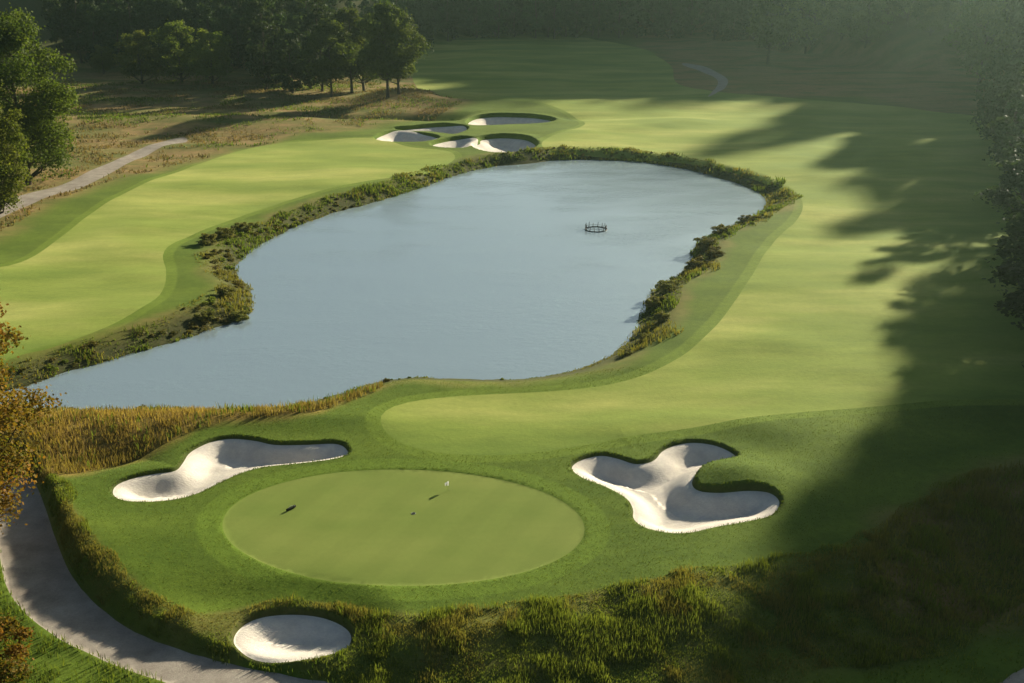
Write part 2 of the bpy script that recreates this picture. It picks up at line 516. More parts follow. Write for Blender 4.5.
def tubes(segs, sides=6):
    """segs: list of (p0, p1, r0, r1)"""
    V, Q = [], []
    n = 0
    for p0, p1, r0, r1 in segs:
        p0, p1 = np.array(p0, float), np.array(p1, float)
        d = p1-p0
        d /= max(np.linalg.norm(d), 1e-6)
        u = np.cross(d, [0.31, .17, 1.0] if abs(d[2]) < .9 else [1, 0, 0.])
        u /= np.linalg.norm(u)
        w = np.cross(d, u)
        a = np.arange(sides)*2*math.pi/sides
        ring = np.cos(a)[:, None]*u + np.sin(a)[:, None]*w
        V += [p0+ring*r0, p1+ring*r1]
        for i in range(sides):
            j = (i+1) % sides
            Q.append((n+i, n+j, n+sides+j, n+sides+i))
        n += 2*sides
    return np.concatenate(V), np.array(Q)

# ------------------------------------------------------------------ the ground: one sheet cut along the outlines
REG = [('putting_green', GREEN), ('fairway', FW_R), ('fairway', FW_L), ('path', PATH_N), ('path', PATH_L), ('path', PATH_M)] + [('sand_bunker', b['poly']) for b in BUNK]
pts = []
y = 26.0
while y < 700:
    s = max(.30, y*.0062) if y < 260 else y*.011
    if y < 60:
        s = .36
    hw = .56*y + 34
    xs = np.arange(-hw, hw, s)
    pts.append(np.stack([xs + rng.uniform(-.25, .25, len(xs))*s, y + rng.uniform(-.25, .25, len(xs))*s], 1))
    y += s
for r in ((-1500, 1500, 60),):
    gx, gy = np.meshgrid(np.arange(r[0], r[1]+1, r[2]), np.arange(-1000, 1501, r[2]))
    g = np.stack([gx.ravel(), gy.ravel()], 1).astype(float)
    keep = ~((g[:, 1] > 20) & (g[:, 1] < 710) & (np.abs(g[:, 0]) < .56*g[:, 1]+40))
    pts.append(g[keep] + rng.uniform(-3, 3, (keep.sum(), 2)))
gx, gy = np.meshgrid(np.arange(-460, 461, 10), np.arange(-60, 700, 10))
g = np.stack([gx.ravel(), gy.ravel()], 1).astype(float)
keep = ~((g[:, 1] > 22) & (np.abs(g[:, 0]) < .56*g[:, 1]+38))
pts.append(g[keep] + rng.uniform(-2, 2, (keep.sum(), 2)))
def ring_pts(poly, off):
    t = np.roll(poly, -1, 0) - np.roll(poly, 1, 0)
    nrm = np.stack([t[:, 1], -t[:, 0]], 1)/np.maximum(np.linalg.norm(t, axis=1), 1e-6)[:, None]
    area = .5*np.sum(poly[:, 0]*np.roll(poly[:, 1], -1) - np.roll(poly[:, 0], -1)*poly[:, 1])
    q = poly + nrm*off*(1 if area > 0 else -1)
    d = sdist(q, poly, 5)
    return q[np.abs(d) > abs(off)*.85]
for b in BUNK:
    poly = b['poly']
    st = .2 if b['step'] < .4 else .55
    lo, hi = poly.min(0)-2.5, poly.max(0)+2.5
    gx, gy = np.meshgrid(np.arange(lo[0], hi[0], st), np.arange(lo[1], hi[1], st))
    g = np.stack([gx.ravel(), gy.ravel()], 1) + rng.uniform(-.2, .2, (gx.size, 2))*st
    d = sdist(g, poly, 4)
    pts.append(g[(np.abs(d) < 2.4) & (np.abs(d) > st*.6)])
    for o in ((.07, .14, .22, -.12) if b['step'] < .4 else (.17, .34, .5, -.3)):
        pts.append(ring_pts(poly, o))
for o in (.35, .8, 1.4, -.5):
    pts.append(ring_pts(POND, o))
P = np.concatenate(pts)
n0 = len(P)
edges = []
allp = [P]
for nm, poly in REG + [('pond', POND)]:
    k = len(poly)
    base = sum(len(q) for q in allp)
    allp.append(poly)
    edges += [(base+i, base+(i+1) % k) for i in range(k)]
P = np.concatenate(allp)
vo, eo, fo, *_ = delaunay_2d_cdt([Vector(p) for p in P.tolist()], edges, [], 0, 1e-4, False)
GP = np.array([(v.x, v.y) for v in vo])
GF = np.array([f[:3] for f in fo])
a, b_, c_ = GP[GF[:, 0]], GP[GF[:, 1]], GP[GF[:, 2]]
area = (b_[:, 0]-a[:, 0])*(c_[:, 1]-a[:, 1]) - (b_[:, 1]-a[:, 1])*(c_[:, 0]-a[:, 0])
GF[area < 0] = GF[area < 0][:, ::-1]
GZ = height(GP)
e = .12
gx_ = (height(GP+[e, 0]) - height(GP-[e, 0]))/(2*e)
gy_ = (height(GP+[0, e]) - height(GP-[0, e]))/(2*e)
NRM = np.stack([-gx_, -gy_, np.ones(len(GP))], 1)
NRM /= np.linalg.norm(NRM, axis=1)[:, None]
V3 = np.column_stack([GP, GZ])
cen = (GP[GF[:, 0]]+GP[GF[:, 1]]+GP[GF[:, 2]])/3

def zone(P, poly, soft, jit):
    d = sdist(P, poly, soft*3) + (fbm(P[:, 0]/jit, P[:, 1]/jit, 3)-.5)*soft*2
    return 1-ss(-soft, soft, d)
def masks(P):
    dp = sdist(P, POND, 14)
    dl = sdist(P, LOW, 14)
    x, y = P[:, 0], P[:, 1]
    wild = np.maximum(zone(P, WILD_FAR, 3, 9), zone(P, FAR_R, 5, 12))
    wild = np.maximum(wild, ss(12, 3, y-262)*0 + ss(0, 20, hill(x, y)))
    wild = np.maximum(wild, zone(P, MOUND_R, 2, 6))
    wslope = 3.4 + 4.0*ss(-14, 0, x)
    slope = ss(.4, -.2, dl)*ss(-wslope-1.2, -wslope, dl)*ss(34, 26, x)
    wild = np.maximum(wild, slope*.35)
    gold = np.maximum(zone(P, GOLD_NEAR, 1.0, 3), .0)
    bank = ss(4.6, 3.0, dp + (fbm(x/4, y/4, 2)-.5)*3)
    soil = ss(3.6, 1.0, dp + (fbm(x/3, y/3, 2)-.5)*2)
    wild = np.maximum(wild, bank*.45)
    soil = np.maximum(soil, ss(.5, 4, hill(x, y))*ss(-20, -34, x))
    soil = np.maximum(soil, ss(2, 10, hill(x, y))*.9)
    for b in BUNK:
        if b['step'] < .4:
            soil = np.maximum(soil, .7*ss(.3, .1, sdist(P, b['poly'], 3)))
    return wild, gold, soil
wild, gold, soil = masks(GP)
ATT = dict(wild=wild, gold=gold, soil=soil, d_green=sdist(GP, GREEN, 10), d_fair=np.minimum(sdist(GP, FW_R, 10), sdist(GP, FW_L, 10)))

left = np.ones(len(GF), bool)
def cut(name, sel, m, **kw):
    f = GF[sel]
    u, inv = np.unique(f, return_inverse=True)
    me = mesh_from(name, V3[u], inv.reshape(-1, 3), m, True, {k: v[u] for k, v in ATT.items()} if m is M_GROUND else None, NRM[u])
    return tag(link(name, me), **kw)
MATS = dict(putting_green=M_GREEN, fairway=M_FAIR, path=M_PATH, sand_bunker=M_SAND)
bi = 0
for nm, poly in reversed(REG):
    sel = inside(cen, poly) & left
    left &= ~sel
    if nm == 'sand_bunker':
        b = BUNK[len(BUNK)-1-bi]
        bi += 1
        cut(nm, sel, M_SAND, label=b['label'], cat='sand bunker', group='sand bunkers of the golf course')
    else:
        cut(nm, sel, MATS[nm], kind='structure')
cut('ground', left, M_GROUND, kind='structure')

# water
wp = POND.copy()
t = np.roll(wp, -1, 0) - np.roll(wp, 1, 0)
nr = np.stack([t[:, 1], -t[:, 0]], 1)/np.linalg.norm(t, axis=1)[:, None]
ar = .5*np.sum(wp[:, 0]*np.roll(wp[:, 1], -1) - np.roll(wp[:, 0], -1)*wp[:, 1])
wp = wp + nr*.25*(1 if ar > 0 else -1)
vo, eo, fo, *_ = delaunay_2d_cdt([Vector(p) for p in wp.tolist()], [(i, (i+1) % len(wp)) for i in range(len(wp))], [], 1, 1e-4, False)
wv = np.array([(v.x, v.y, W_Z) for v in vo])
wf = np.array([f[:3] for f in fo])
q = wv[wf]
ar = (q[:, 1, 0]-q[:, 0, 0])*(q[:, 2, 1]-q[:, 0, 1]) - (q[:, 1, 1]-q[:, 0, 1])*(q[:, 2, 0]-q[:, 0, 0])
wf[ar < 0] = wf[ar < 0][:, ::-1]
tag(link('pond_water', mesh_from('pond_water', wv, wf, M_WATER)), kind='structure')

# ------------------------------------------------------------------ haze
def haze():
    x0, x1, y0, y1, z0, z1 = -1560, 1560, -1060, 1560, -4.5, 135
    V = [(x, y, z) for z in (z0, z1) for y in (y0, y1) for x in (x0, x1)]
    Fq = [(0, 2, 3, 1), (4, 5, 7, 6), (0, 1, 5, 4), (2, 6, 7, 3), (0, 4, 6, 2), (1, 3, 7, 5)]
    m = bpy.data.materials.new('haze')
    m.use_nodes = True
    nt = m.node_tree
    nt.nodes.remove(nt.nodes['Principled BSDF'])
    v = N(nt, 'ShaderNodeVolumePrincipled')
    v.inputs['Color'].default_value = (.66, .95, .78, 1)
    v.inputs['Density'].default_value = .00018
    v.inputs['Anisotropy'].default_value = .80
    nt.links.new(v.outputs[0], nt.nodes['Material Output'].inputs['Volume'])
    tag(link('haze', mesh_from('haze', V, Fq, m)), kind='stuff')
haze()

# ------------------------------------------------------------------ grass blades
def scatter(poly, dens, keep=None):
    lo, hi = poly.min(0), poly.max(0)
    n = int(dens*np.prod(hi-lo))
    p = rng.uniform(lo, hi, (n, 2))
    p = p[inside(p, poly)]
    if keep is not None:
        p = p[rng.random(len(p)) < keep(p)]
    return p

def off_mown(p, m=.05):
    ok = np.ones(len(p), bool)
    for nm, poly in REG:
        ok &= sdist(p, poly, 1) > m
    return ok

def blades(name, p, h, w, m, tone, lean=.35, label_kind='stuff', tip=0.0):
    """one two-triangle bent blade per point"""
    n = len(p)
    z = height(p) - .03
    a = rng.uniform(0, 2*math.pi, n)
    l = rng.uniform(.1, 1, n)*lean
    la = rng.uniform(0, 2*math.pi, n)
    base = np.column_stack([p, z])
    side = np.column_stack([np.cos(a), np.sin(a), np.zeros(n)])*(w*.5)[:, None]
    top = base + np.column_stack([np.cos(la)*l*h, np.sin(la)*l*h, h])
    mid = base + np.column_stack([np.cos(la)*l*h*.3, np.sin(la)*l*h*.3, h*.55])
    V = np.stack([base-side, base+side, mid+side*.8, mid-side*.8, top], 1).reshape(-1, 3)
    k = np.arange(n)[:, None]*5
    T = np.concatenate([k+[0, 1, 2], k+[0, 2, 3], k+[3, 2, 4]], 1).reshape(-1, 3)
    me = mesh_from(name, V, T, m, False, {'tone': np.repeat(np.clip(tone, 0, 1), 5)})
    return tag(link(name, me), kind='stuff')

# slope below the green
def slope_keep(p):
    dl = sdist(p, LOW, 14)
    x = p[:, 0]
    w = 3.6 + 4.2*ss(-14, 0, x)
    w = np.where(x < -17, 2.6, w)
    edge = (fbm(p[:, 0]/2.5, p[:, 1]/2.5, 2)-.5)*1.6
    clump = .5 + .5*ss(.38, .6, fbm(p[:, 0]/1.1, p[:, 1]/1.1, 2))
    return ((dl + edge < .3) & (dl + edge > -w))*clump*(sdist(p, PATH_N, 3) > .15)*(sdist(p, BUNK[2]['poly'], 3) > .2)*ss(36, 28, x)
box = np.array([(-34, 34), (36, 34), (36, 75), (-34, 75)], float)
p = scatter(box, 300, slope_keep)
cl = fbm(p[:, 0]/1.3, p[:, 1]/1.3, 2)
dry = fbm(p[:, 0]/2+40, p[:, 1]/2, 3)
s_ = ss(.55, .66, dry + .13*(sdist(p, LOW, 5) > -1.3) + .05*rng.standard_normal(len(p))) > .5
hgt = (.15 + .32*ss(.35, .7, cl))*rng.uniform(.5, 1.2, len(p))*np.where(p[:, 0] < -12, .62, 1)
wd = rng.uniform(.02, .045, len(p))
tn = .25 + .75*rng.uniform(0, 1, len(p))
blades('rough_grass', p[~s_], hgt[~s_], wd[~s_], M_BLADE, tn[~s_])
blades('dry_grass', p[s_], hgt[s_]*.95, wd[s_], M_STRAW, tn[s_]*.55)
# lower ground below the slope and the foot of the path
def low_keep(p):
    return (sdist(p, LOW, 14) < -3)*(sdist(p, PATH_N, 3) > -.12)*(sdist(p, BUNK[2]['poly'], 3) > .3)*(.25 + .75*ss(.4, .6, fbm(p[:, 0]/1.5, p[:, 1]/1.5, 2)))
p = scatter(np.array([(-40, 30), (30, 30), (30, 62), (-40, 62)], float), 55, low_keep)
L_ = p[:, 0] < -8
blades('grass_tufts', p, np.where(L_, rng.uniform(.15, .5, len(p)), rng.uniform(.08, .2, len(p))), rng.uniform(.035, .06, len(p)), M_BLADE, rng.uniform(0, .7, len(p)))
# dark mound to the right
p = scatter(MOUND_R[(MOUND_R[:, 0] < 60)], 22)
blades('rough_grass', p, rng.uniform(.2, .6, len(p)), rng.uniform(.05, .09, len(p)), M_STRAW, rng.uniform(0, .4, len(p)))
# golden grass between the pond and the left bunker
p = scatter(GOLD_NEAR, 95, lambda p: (.3+.7*ss(.35, .6, fbm(p[:, 0]/1.5, p[:, 1]/1.5, 2)))*(sdist(p, POND, 5) > -.2))
g = fbm(p[:, 0]/4, p[:, 1]/2+50, 2)
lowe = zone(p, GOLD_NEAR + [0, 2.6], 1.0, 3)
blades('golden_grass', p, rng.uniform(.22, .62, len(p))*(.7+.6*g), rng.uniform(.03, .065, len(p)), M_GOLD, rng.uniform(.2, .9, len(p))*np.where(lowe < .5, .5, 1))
p = scatter(GOLD_NEAR, 10, lambda p: (sdist(p, POND, 5) > 1)*ss(.5, .62, fbm(p[:, 0]/2.2+9, p[:, 1]/2.2, 2)))
blades('rough_grass', p, rng.uniform(.3, .8, len(p)), rng.uniform(.06, .1, len(p)), M_BLADE, rng.uniform(0, .6, len(p)))
# reeds and weeds round the pond
def bank_keep(p):
    d = sdist(p, POND, 8)
    y = p[:, 1]
    w = 3.4 + (fbm(p[:, 0]/5, p[:, 1]/5, 2)-.5)*3.4
    near = (y < 92) & (p[:, 0] > -18) & (p[:, 0] < 9)
    w = np.where(near, .6, w)
    return (d > -.35)*(d < w)*(.15+.85*ss(.36, .56, fbm(p[:, 0]/1.8, p[:, 1]/1.8, 2)))
lo, hi = POND.min(0)-8, POND.max(0)+8
p = scatter(np.array([lo, (hi[0], lo[1]), hi, (lo[0], hi[1])]), 26, bank_keep)
cl = fbm(p[:, 0]/2.4, p[:, 1]/2.4, 2)
s_ = fbm(p[:, 0]/7+3, p[:, 1]/7, 2) + .06*rng.standard_normal(len(p)) > .5
near = (p[:, 1] < 92) & (p[:, 0] > -18) & (p[:, 0] < 9)
hgt = (.16 + .45*ss(.35, .7, cl))*rng.uniform(.5, 1.1, len(p))*np.where(near, .35, 1)
wd = rng.uniform(.07, .16, len(p))*np.clip(p[:, 1]/120, .6, 1.3)
tn = rng.uniform(0, 1, len(p))
blades('shore_reeds', p[~s_], hgt[~s_], wd[~s_], M_BLADE, tn[~s_]*.6, .5)
blades('shore_reeds', p[s_], hgt[s_], wd[s_], M_STRAW, tn[s_]*.5, .5)
# far heathy ground on the left
p = scatter(WILD_FAR, 6, lambda p: (p[:, 1] < 275)*(p[:, 1] > 120)*off_mown(p, .3)*(sdist(p, PATH_L, 3) > .4)*ss(.36, .62, fbm(p[:, 0]/5, p[:, 1]/5, 3))*(np.abs(p[:, 0]) < .56*p[:, 1]+12))
s_ = fbm(p[:, 0]/16+3, p[:, 1]/12, 2) + .08*rng.standard_normal(len(p)) > .46
hh = rng.uniform(.15, .55, len(p))
ww = rng.uniform(.10, .24, len(p))
blades('heath_grass', p[s_], hh[s_], ww[s_], M_HEATH, rng.uniform(.1, .8, s_.sum()), .6)
blades('heath_grass', p[~s_], hh[~s_], ww[~s_], M_BLADE, rng.uniform(0, .5, (~s_).sum()), .6)
# tufts that hang over the bunker edges
q = []
for b in BUNK[:3]:
    poly = b['poly']
    k = rng.integers(0, len(poly), len(poly)*26)
    f = rng.random(len(k))[:, None]
    e_ = poly[k]*(1-f) + poly[(k+1) % len(poly)]*f + rng.normal(0, .16, (len(k), 2))
    d = sdist(e_, poly, 2)
    keep = (d > .10) & (d < .5) & (rng.random(len(k)) < .25 + .75*ss(.4, .6, fbm(e_[:, 0]/.8, e_[:, 1]/.8, 2)))
    q.append(e_[keep])
q = np.concatenate(q)
blades('bunker_edge_grass', q, rng.uniform(.06, .2, len(q)), rng.uniform(.03, .05, len(q)), M_LIP, rng.uniform(0, 1, len(q)), .6)

# the cut rough close to the camera
def cutkeep(p):
    return off_mown(p)*(sdist(p, LOW, 5) > .1)*(sdist(p, POND, 5) > 2)*(1-.9*zone(p, GOLD_NEAR, .6, 3))*(np.abs(p[:, 0]) < .52*p[:, 1]+2)*(.4+.6*vnoise(p[:, 0]*.7, p[:, 1]*.7))
p = scatter(np.array([(-36, 40), (36, 40), (46, 82), (-46, 82)], float), 95, cutkeep)
blades('cut_rough', p, rng.uniform(.035, .09, len(p)), rng.uniform(.03, .05, len(p)), M_BLADE, rng.uniform(0, .8, len(p)), .7)

def weeds(name, p, r, m, leaf, per):
    """low leafy mounds, one mesh"""
    n = len(p)
    z = height(p)
    k = np.repeat(np.arange(n), per)
    d = rng.standard_normal((len(k), 3))
    d /= np.linalg.norm(d, axis=1)[:, None]
    d[:, 2] = np.abs(d[:, 2])
    c = np.column_stack([p, z])[k] + d*(r[k]*rng.uniform(.5, 1.05, len(k)))[:, None]*[1, 1, .75]
    nn = d + rng.standard_normal((len(k), 3))*.8
    nn /= np.linalg.norm(nn, axis=1)[:, None]
    t = np.cross(nn, rng.standard_normal((len(k), 3)))
    t /= np.linalg.norm(t, axis=1)[:, None]
    bt = np.cross(nn, t)
    s = (leaf*rng.uniform(.6, 1.3, len(k))*np.clip(p[k, 1]/110, .8, 1.6))[:, None]
    V = np.stack([c-t*s*.5, c+bt*s*.35, c+t*s*.5, c-bt*s*.35], 1).reshape(-1, 3)
    tone = np.clip(rng.random(n)[k]*.6 + rng.random(len(k))*.4, 0, 1)
    tag(link(name, mesh_from(name, V, np.arange(len(k))[:, None]*4+[0, 1, 2, 3], m, False, {'tone': np.repeat(tone, 4)})), kind='stuff')
def weedkeep(p):
    d = sdist(p, POND, 8)
    near = (p[:, 1] < 94) & (p[:, 0] > -24) & (p[:, 0] < 14)
    return (d > .1)*(d < np.where(near, .5, 2.6) + (fbm(p[:, 0]/5, p[:, 1]/5, 2)-.5)*3)*np.where(near, .5, 1)
p = scatter(np.array([lo, (hi[0], lo[1]), hi, (lo[0], hi[1])]), .95, weedkeep)
nr_ = (p[:, 1] < 94) & (p[:, 0] > -24) & (p[:, 0] < 14)
sc_ = np.where(nr_, .4, 1)*np.where(p[:, 1] > 135, .45, 1)
hf = fbm(p[:, 0]/9, p[:, 1]/9, 2) + .1*rng.standard_normal(len(p)) > .5
weeds('shore_weeds', p[hf], (rng.uniform(.15, .52, len(p))*sc_)[hf], M_SHRUB, .20, 80)
weeds('shore_weeds', p[~hf], (rng.uniform(.15, .5, len(p))*sc_)[~hf], M_BLADE, .20, 80)

# ------------------------------------------------------------------ trees
def crown_mesh(name, seed, R, z0, z1, leaf, n, m, lobes=28, flat=.0, ragged=.55):
    """leaf-sized quads gathered into lobes spread through an uneven crown"""
    r = np.random.default_rng(seed)
    H = z1-z0
    L = []
    for i in range(lobes):
        u = (i+.5)/lobes
        zz = z0 + H*(.10 + .84*u)
        prof = math.sin(math.pi*min(1, .14+.80*u))**.75
        rad = R*prof*r.uniform(.35, .88)
        an = i*2.4 + r.uniform(-.5, .5)
        lr = R*r.uniform(.24, .42)*(1-.25*u)
        L.append((rad*math.cos(an), rad*math.sin(an), zz + r.uniform(-.05, .05)*H, lr))
    L.append((r.uniform(-.1, .1)*R, r.uniform(-.1, .1)*R, z1-R*.3, R*.32))
    L = np.array(L)
    wgt = L[:, 3]**2
    k = r.choice(len(L), n, p=wgt/wgt.sum())
    d = r.standard_normal((n, 3))
    d /= np.linalg.norm(d, axis=1)[:, None]
    low = d[:, 2] < -.2
    d[low, 2] *= r.choice([1, -1], low.sum(), p=[.35, .65])
    rr = L[k, 3]*(r.uniform(0, 1, n)**(1/3))*(1 + ragged*(r.random(n) < .15)*r.random(n))
    hole = .5 + .5*np.sin(d[:, 0]*7+k)*np.sin(d[:, 1]*6+k*2)*np.sin(d[:, 2]*5+k)
    c = L[k, :3] + d*(rr*(.72+.4*hole))[:, None]*[1, 1, .78]
    # leaf orientation: loosely outward
    nn = d*1.0 + r.standard_normal((n, 3))*.9
    nn /= np.linalg.norm(nn, axis=1)[:, None]
    t = np.cross(nn, r.standard_normal((n, 3)))
    t /= np.linalg.norm(t, axis=1)[:, None]
    bt = np.cross(nn, t)
    s = leaf*r.uniform(.6, 1.3, n)[:, None]
    V = np.stack([c - t*s*.5, c + bt*s*.38, c + t*s*.5, c - bt*s*.38], 1).reshape(-1, 3)
    Q = np.arange(n)[:, None]*4 + [0, 1, 2, 3]
    lt = r.random(len(L))
    tone = np.clip(lt[k]*.5 + r.random(n)*.5, 0, 1)
    return mesh_from(name, V, Q, m, False, {'tone': np.repeat(tone, 4)}), L

def trunk_mesh(name, L, R, z0, z1, r0, seed=0, share=.7):
    r = np.random.default_rng(seed)
    H = z1
    pts = [np.array([0, 0, -.4])]
    for i in range(1, 7):
        pts.append(np.array([r.uniform(-.03, .03)*H*.5, r.uniform(-.03, .03)*H*.5, H*.86*i/6]))
    rad = [r0*1.35] + [r0*(1-.14*i) for i in range(1, 7)]
    segs = [(pts[i], pts[i+1], rad[i], rad[i+1]) for i in range(6)]
    for l in L:
        if r.random() > share:
            continue
        zt = max(z0*.85, l[2] - math.hypot(l[0], l[1])*.75 - .3)
        i = min(5, max(0, int(zt/(H*.86)*6)))
        f = min(1, zt/(H*.86)*6 - i)
        b0 = pts[i]*(1-f) + pts[i+1]*f
        mid = b0*.45 + l[:3]*.55 + np.array([r.uniform(-.05, .05)*R, r.uniform(-.05, .05)*R, -.03*H])
        rr = rad[i]*.42
        segs += [(b0, mid, rr, rr*.6), (mid, l[:3], rr*.6, rr*.22)]
        for _ in range(2):
            e = l[:3] + r.uniform(-.8, .8, 3)*l[3]
            segs.append((mid*.3+l[:3]*.7, e, rr*.3, rr*.08))
    V, Q = tubes(segs, 6)
    return mesh_from(name, V, Q, M_BARK, True)

def make_tree(name, seed, R, z0, z1, leaf, n, m, r0, lobes=28, share=.7):
    cm, L = crown_mesh('crown', seed, R, z0, z1, leaf, n, m, lobes)
    tm = trunk_mesh('trunk', L, R, z0, z1, r0, seed, share)
    return dict(name=name, crown=cm, trunk=tm)

def plant(k, x, y, rot, s, label, cat, group=None, sz=None, sink=.0, z=None, cm=None):
    o = bpy.data.objects.new(k['name'], None)
    COL.objects.link(o)
    o.empty_display_size = .5
    o.location = (x, y, (H1(x, y) if z is None else z) - sink)
    o.rotation_euler = (0, 0, rot)
    o.scale = (s, s, s if sz is None else sz)
    tag(o, label, cat, group)
    for nm in ('trunk', 'crown'):
        if k.get(nm):
            link(nm, k[nm], o)
    return o

rnd = random.Random(11)
# ---- the two leafy trees at the left edge
T_BIG = make_tree('leafy_tree', 21, 8.6, 1.2, 23.5, .36, 44000, M_LEAF, .42, 64)
T_LEFT2 = make_tree('leafy_tree', 22, 5.8, .4, 17.5, .30, 30000, M_LEAF_Y, .32, 50)
x, y = at(14, 205)
plant(T_BIG, x-4, y+14, .4, 1.0, 'tall dark green leafy tree at the upper left edge, behind a yellower one', 'tree')
x, y = at(4, 214)
plant(T_LEFT2, x, y-2, 1.4, .95, 'yellow green leafy tree at the left edge, in front of a taller dark one', 'tree')

# ---- autumn tree in the left foreground
T_AUT = make_tree('autumn_tree', 33, 4.6, 1.0, 14.5, .17, 42000, M_AUTUMN, .24, 44)
x, y = at(-28, 566, LW)
plant(T_AUT, x, y, 2.2, 1.24, 'orange and green autumn tree leaning in from the left edge above the gravel path', 'tree')
bm_, L = crown_mesh('crown', 41, 1.6, .1, 2.6, .12, 7000, M_AUTUMN, 14)
x, y = at(-2, 690, LW)
plant(dict(name='autumn_bush', crown=bm_, trunk=trunk_mesh('trunk', L, 1.6, .1, 2.4, .05, 4)), x, y, 0, 1.35, 'low rusty leafed bush in the bottom left corner beside the path', 'bush')

# ---- forest kinds
FK = [make_tree('forest_tree', 50+i, (6.2, 5.4, 7.0, 6.0, 5.0)[i], (.6, .8, .5, 1.0, .5)[i], (19, 22, 17, 24, 15)[i], .62, 4200, M_FOREST, .3, 24, .5) for i in range(5)]
LK = [make_tree('broadleaf_tree', 70+i, (6.6, 5.8, 7.0)[i], (2.6, 3.2, 2.2)[i], (17.5, 19, 16.5)[i], .44, 17000, M_LEAF, .30, 44, .7) for i in range(3)]
SK = [make_tree('small_tree', 80+i, 6.0, .8, (11.5, 13)[i], .42, 11000, M_LEAF_Y, .25, 26, .5) for i in range(2)]  # sunlight partly put into the colour: lighter leaves make these crowns look lit

# ---- the clump with bare trunks in front of the far fairway
for i, (px, py, k, s, lb) in enumerate([
    (332, 97, 0, .92, 'leftmost tree of the clump with visible trunks, beside the dark wood'),
    (352, 93, 1, .98, 'second tree from the left in the clump before the far fairway'),
    (364, 91, 2, .98, 'broad tree in the middle of the clump before the far fairway'),
    (388, 97, 1, 1.02, 'tallest round tree of the clump, on the right beside the shaded far fairway'),
    (399, 94, 0, .95, 'rightmost tree of the clump, its foliage against the shaded far fairway')]):
    x, y, z = ground_at(px, py)
    plant(LK[k], x, y, i*1.7, s, lb, 'tree', 'clump of trees with visible trunks beyond the pond', z=z)

# ---- sunlit smaller trees before the dark wood at the left
for i, (px, py, k, s, lb) in enumerate([
    (104, 74, 0, .62, 'small round sunlit tree standing alone left of the row before the dark wood'),
    (142, 84, 0, 1.05, 'leftmost of the three round sunlit trees along the front of the dark wood'),
    (182, 82, 1, 1.12, 'middle one of the three round sunlit trees along the front of the dark wood'),
    (213, 84, 0, 1.08, 'rightmost of the three round sunlit trees along the front of the dark wood')]):
    x, y, z = ground_at(px, py)
    plant(SK[k], x, y, i*2.1, s, lb, 'tree', 'small trees along the wood edge', z=z)

placed = []
def free(x, y, d):
    for a, b in placed:
        if (a-x)**2 + (b-y)**2 < d*d:
            return False
    placed.append((x, y))
    return True
# ---- the wood on the left, a front row and the mass behind it
for i in range(1500):
    px = rnd.uniform(60, 322)
    yy = rnd.uniform(250, 335)
    zc = yy*CP + CAM_H*SP
    x = (px-512)/F*zc
    if x > -34 or (px < 265 and yy < 300) or not free(x, yy, 5.6):
        continue
    edge = yy < 260
    plant(rnd.choice(FK), x, yy, rnd.uniform(0, 6), rnd.uniform(.75, .95) if edge else rnd.uniform(.85, 1.15),
          'dark leafy tree in the wood behind the heath at the upper left', 'tree', 'trees of the dark wood at the upper left', sink=.5)
    if len(placed) > 98:
        break
n1 = len(placed)
# ---- the forest that closes the view at the top
for i in range(6000):
    yy = rnd.uniform(330, 470)
    x = rnd.uniform(-190, 215)
    st = 300 + 105*ss(-55, -12, np.array(x)) - 125*ss(66, 112, np.array(x))
    st = st + (0 if x < 40 else 18*ss(66, 112, np.array(x)))
    if x > 90 or yy < st - 6 or yy > st + (26 if x < 60 else 70) or abs(x) > .49*yy or not free(x, yy, 6.4):
        continue
    k = rnd.choice(FK)
    plant(k, x, yy, rnd.uniform(0, 6), rnd.uniform(.9, 1.25), 'dark leafy tree in the hazy forest on the hill along the top edge', 'tree', 'trees of the hillside forest along the top', sink=.6)
    if len(placed) - n1 > 195:
        break
rh = []
for i in range(3000):
    yy, x = rnd.uniform(285, 400), rnd.uniform(72, 215)
    st = 300 - 125*float(ss(66, 112, np.array(x))) + 105
    if yy < st + 14 or abs(x) > .52*yy + 5 or not free(x, yy, 6.0):
        continue
    rh.append(1)
    plant(rnd.choice(LK + SK[:1]), x, yy, rnd.uniform(0, 6), rnd.uniform(.8, 1.1), 'hazy leafy tree on the hillside at the upper right', 'tree', 'trees on the hillside at the upper right', sink=.6)
    if len(rh) > 75:
        break
# ---- trees among the haze at the upper right
for i, (px, py, k, s, lb) in enumerate([
    (812, 52, SK[1], 1.5, 'round sunlit tree in the haze at the upper right, above the brown bank'),
    (768, 64, LK[1], 1.2, 'slender tree catching the light left of the round one at the upper right'),
    (978, 92, LK[0], 1.25, 'leafy tree catching the sun in the top right corner, before the dark tall ones'),
    (905, 44, LK[2], 1.2, 'hazy tree between the round one and the dark trees of the right edge')]):
    x, y, z = ground_at(px, py)
    plant(k, x, y, i, s, lb, 'tree', 'trees in the haze at the upper right', z=z)
# ---- tall trees along the right edge, whose shadows lie over the fairway
TK = [make_tree('tall_tree', 90+i, (8.5, 7.5)[i], 3.0, (27, 30)[i], .62, 17000, M_FOREST, .5, 44, .6) for i in range(2)]
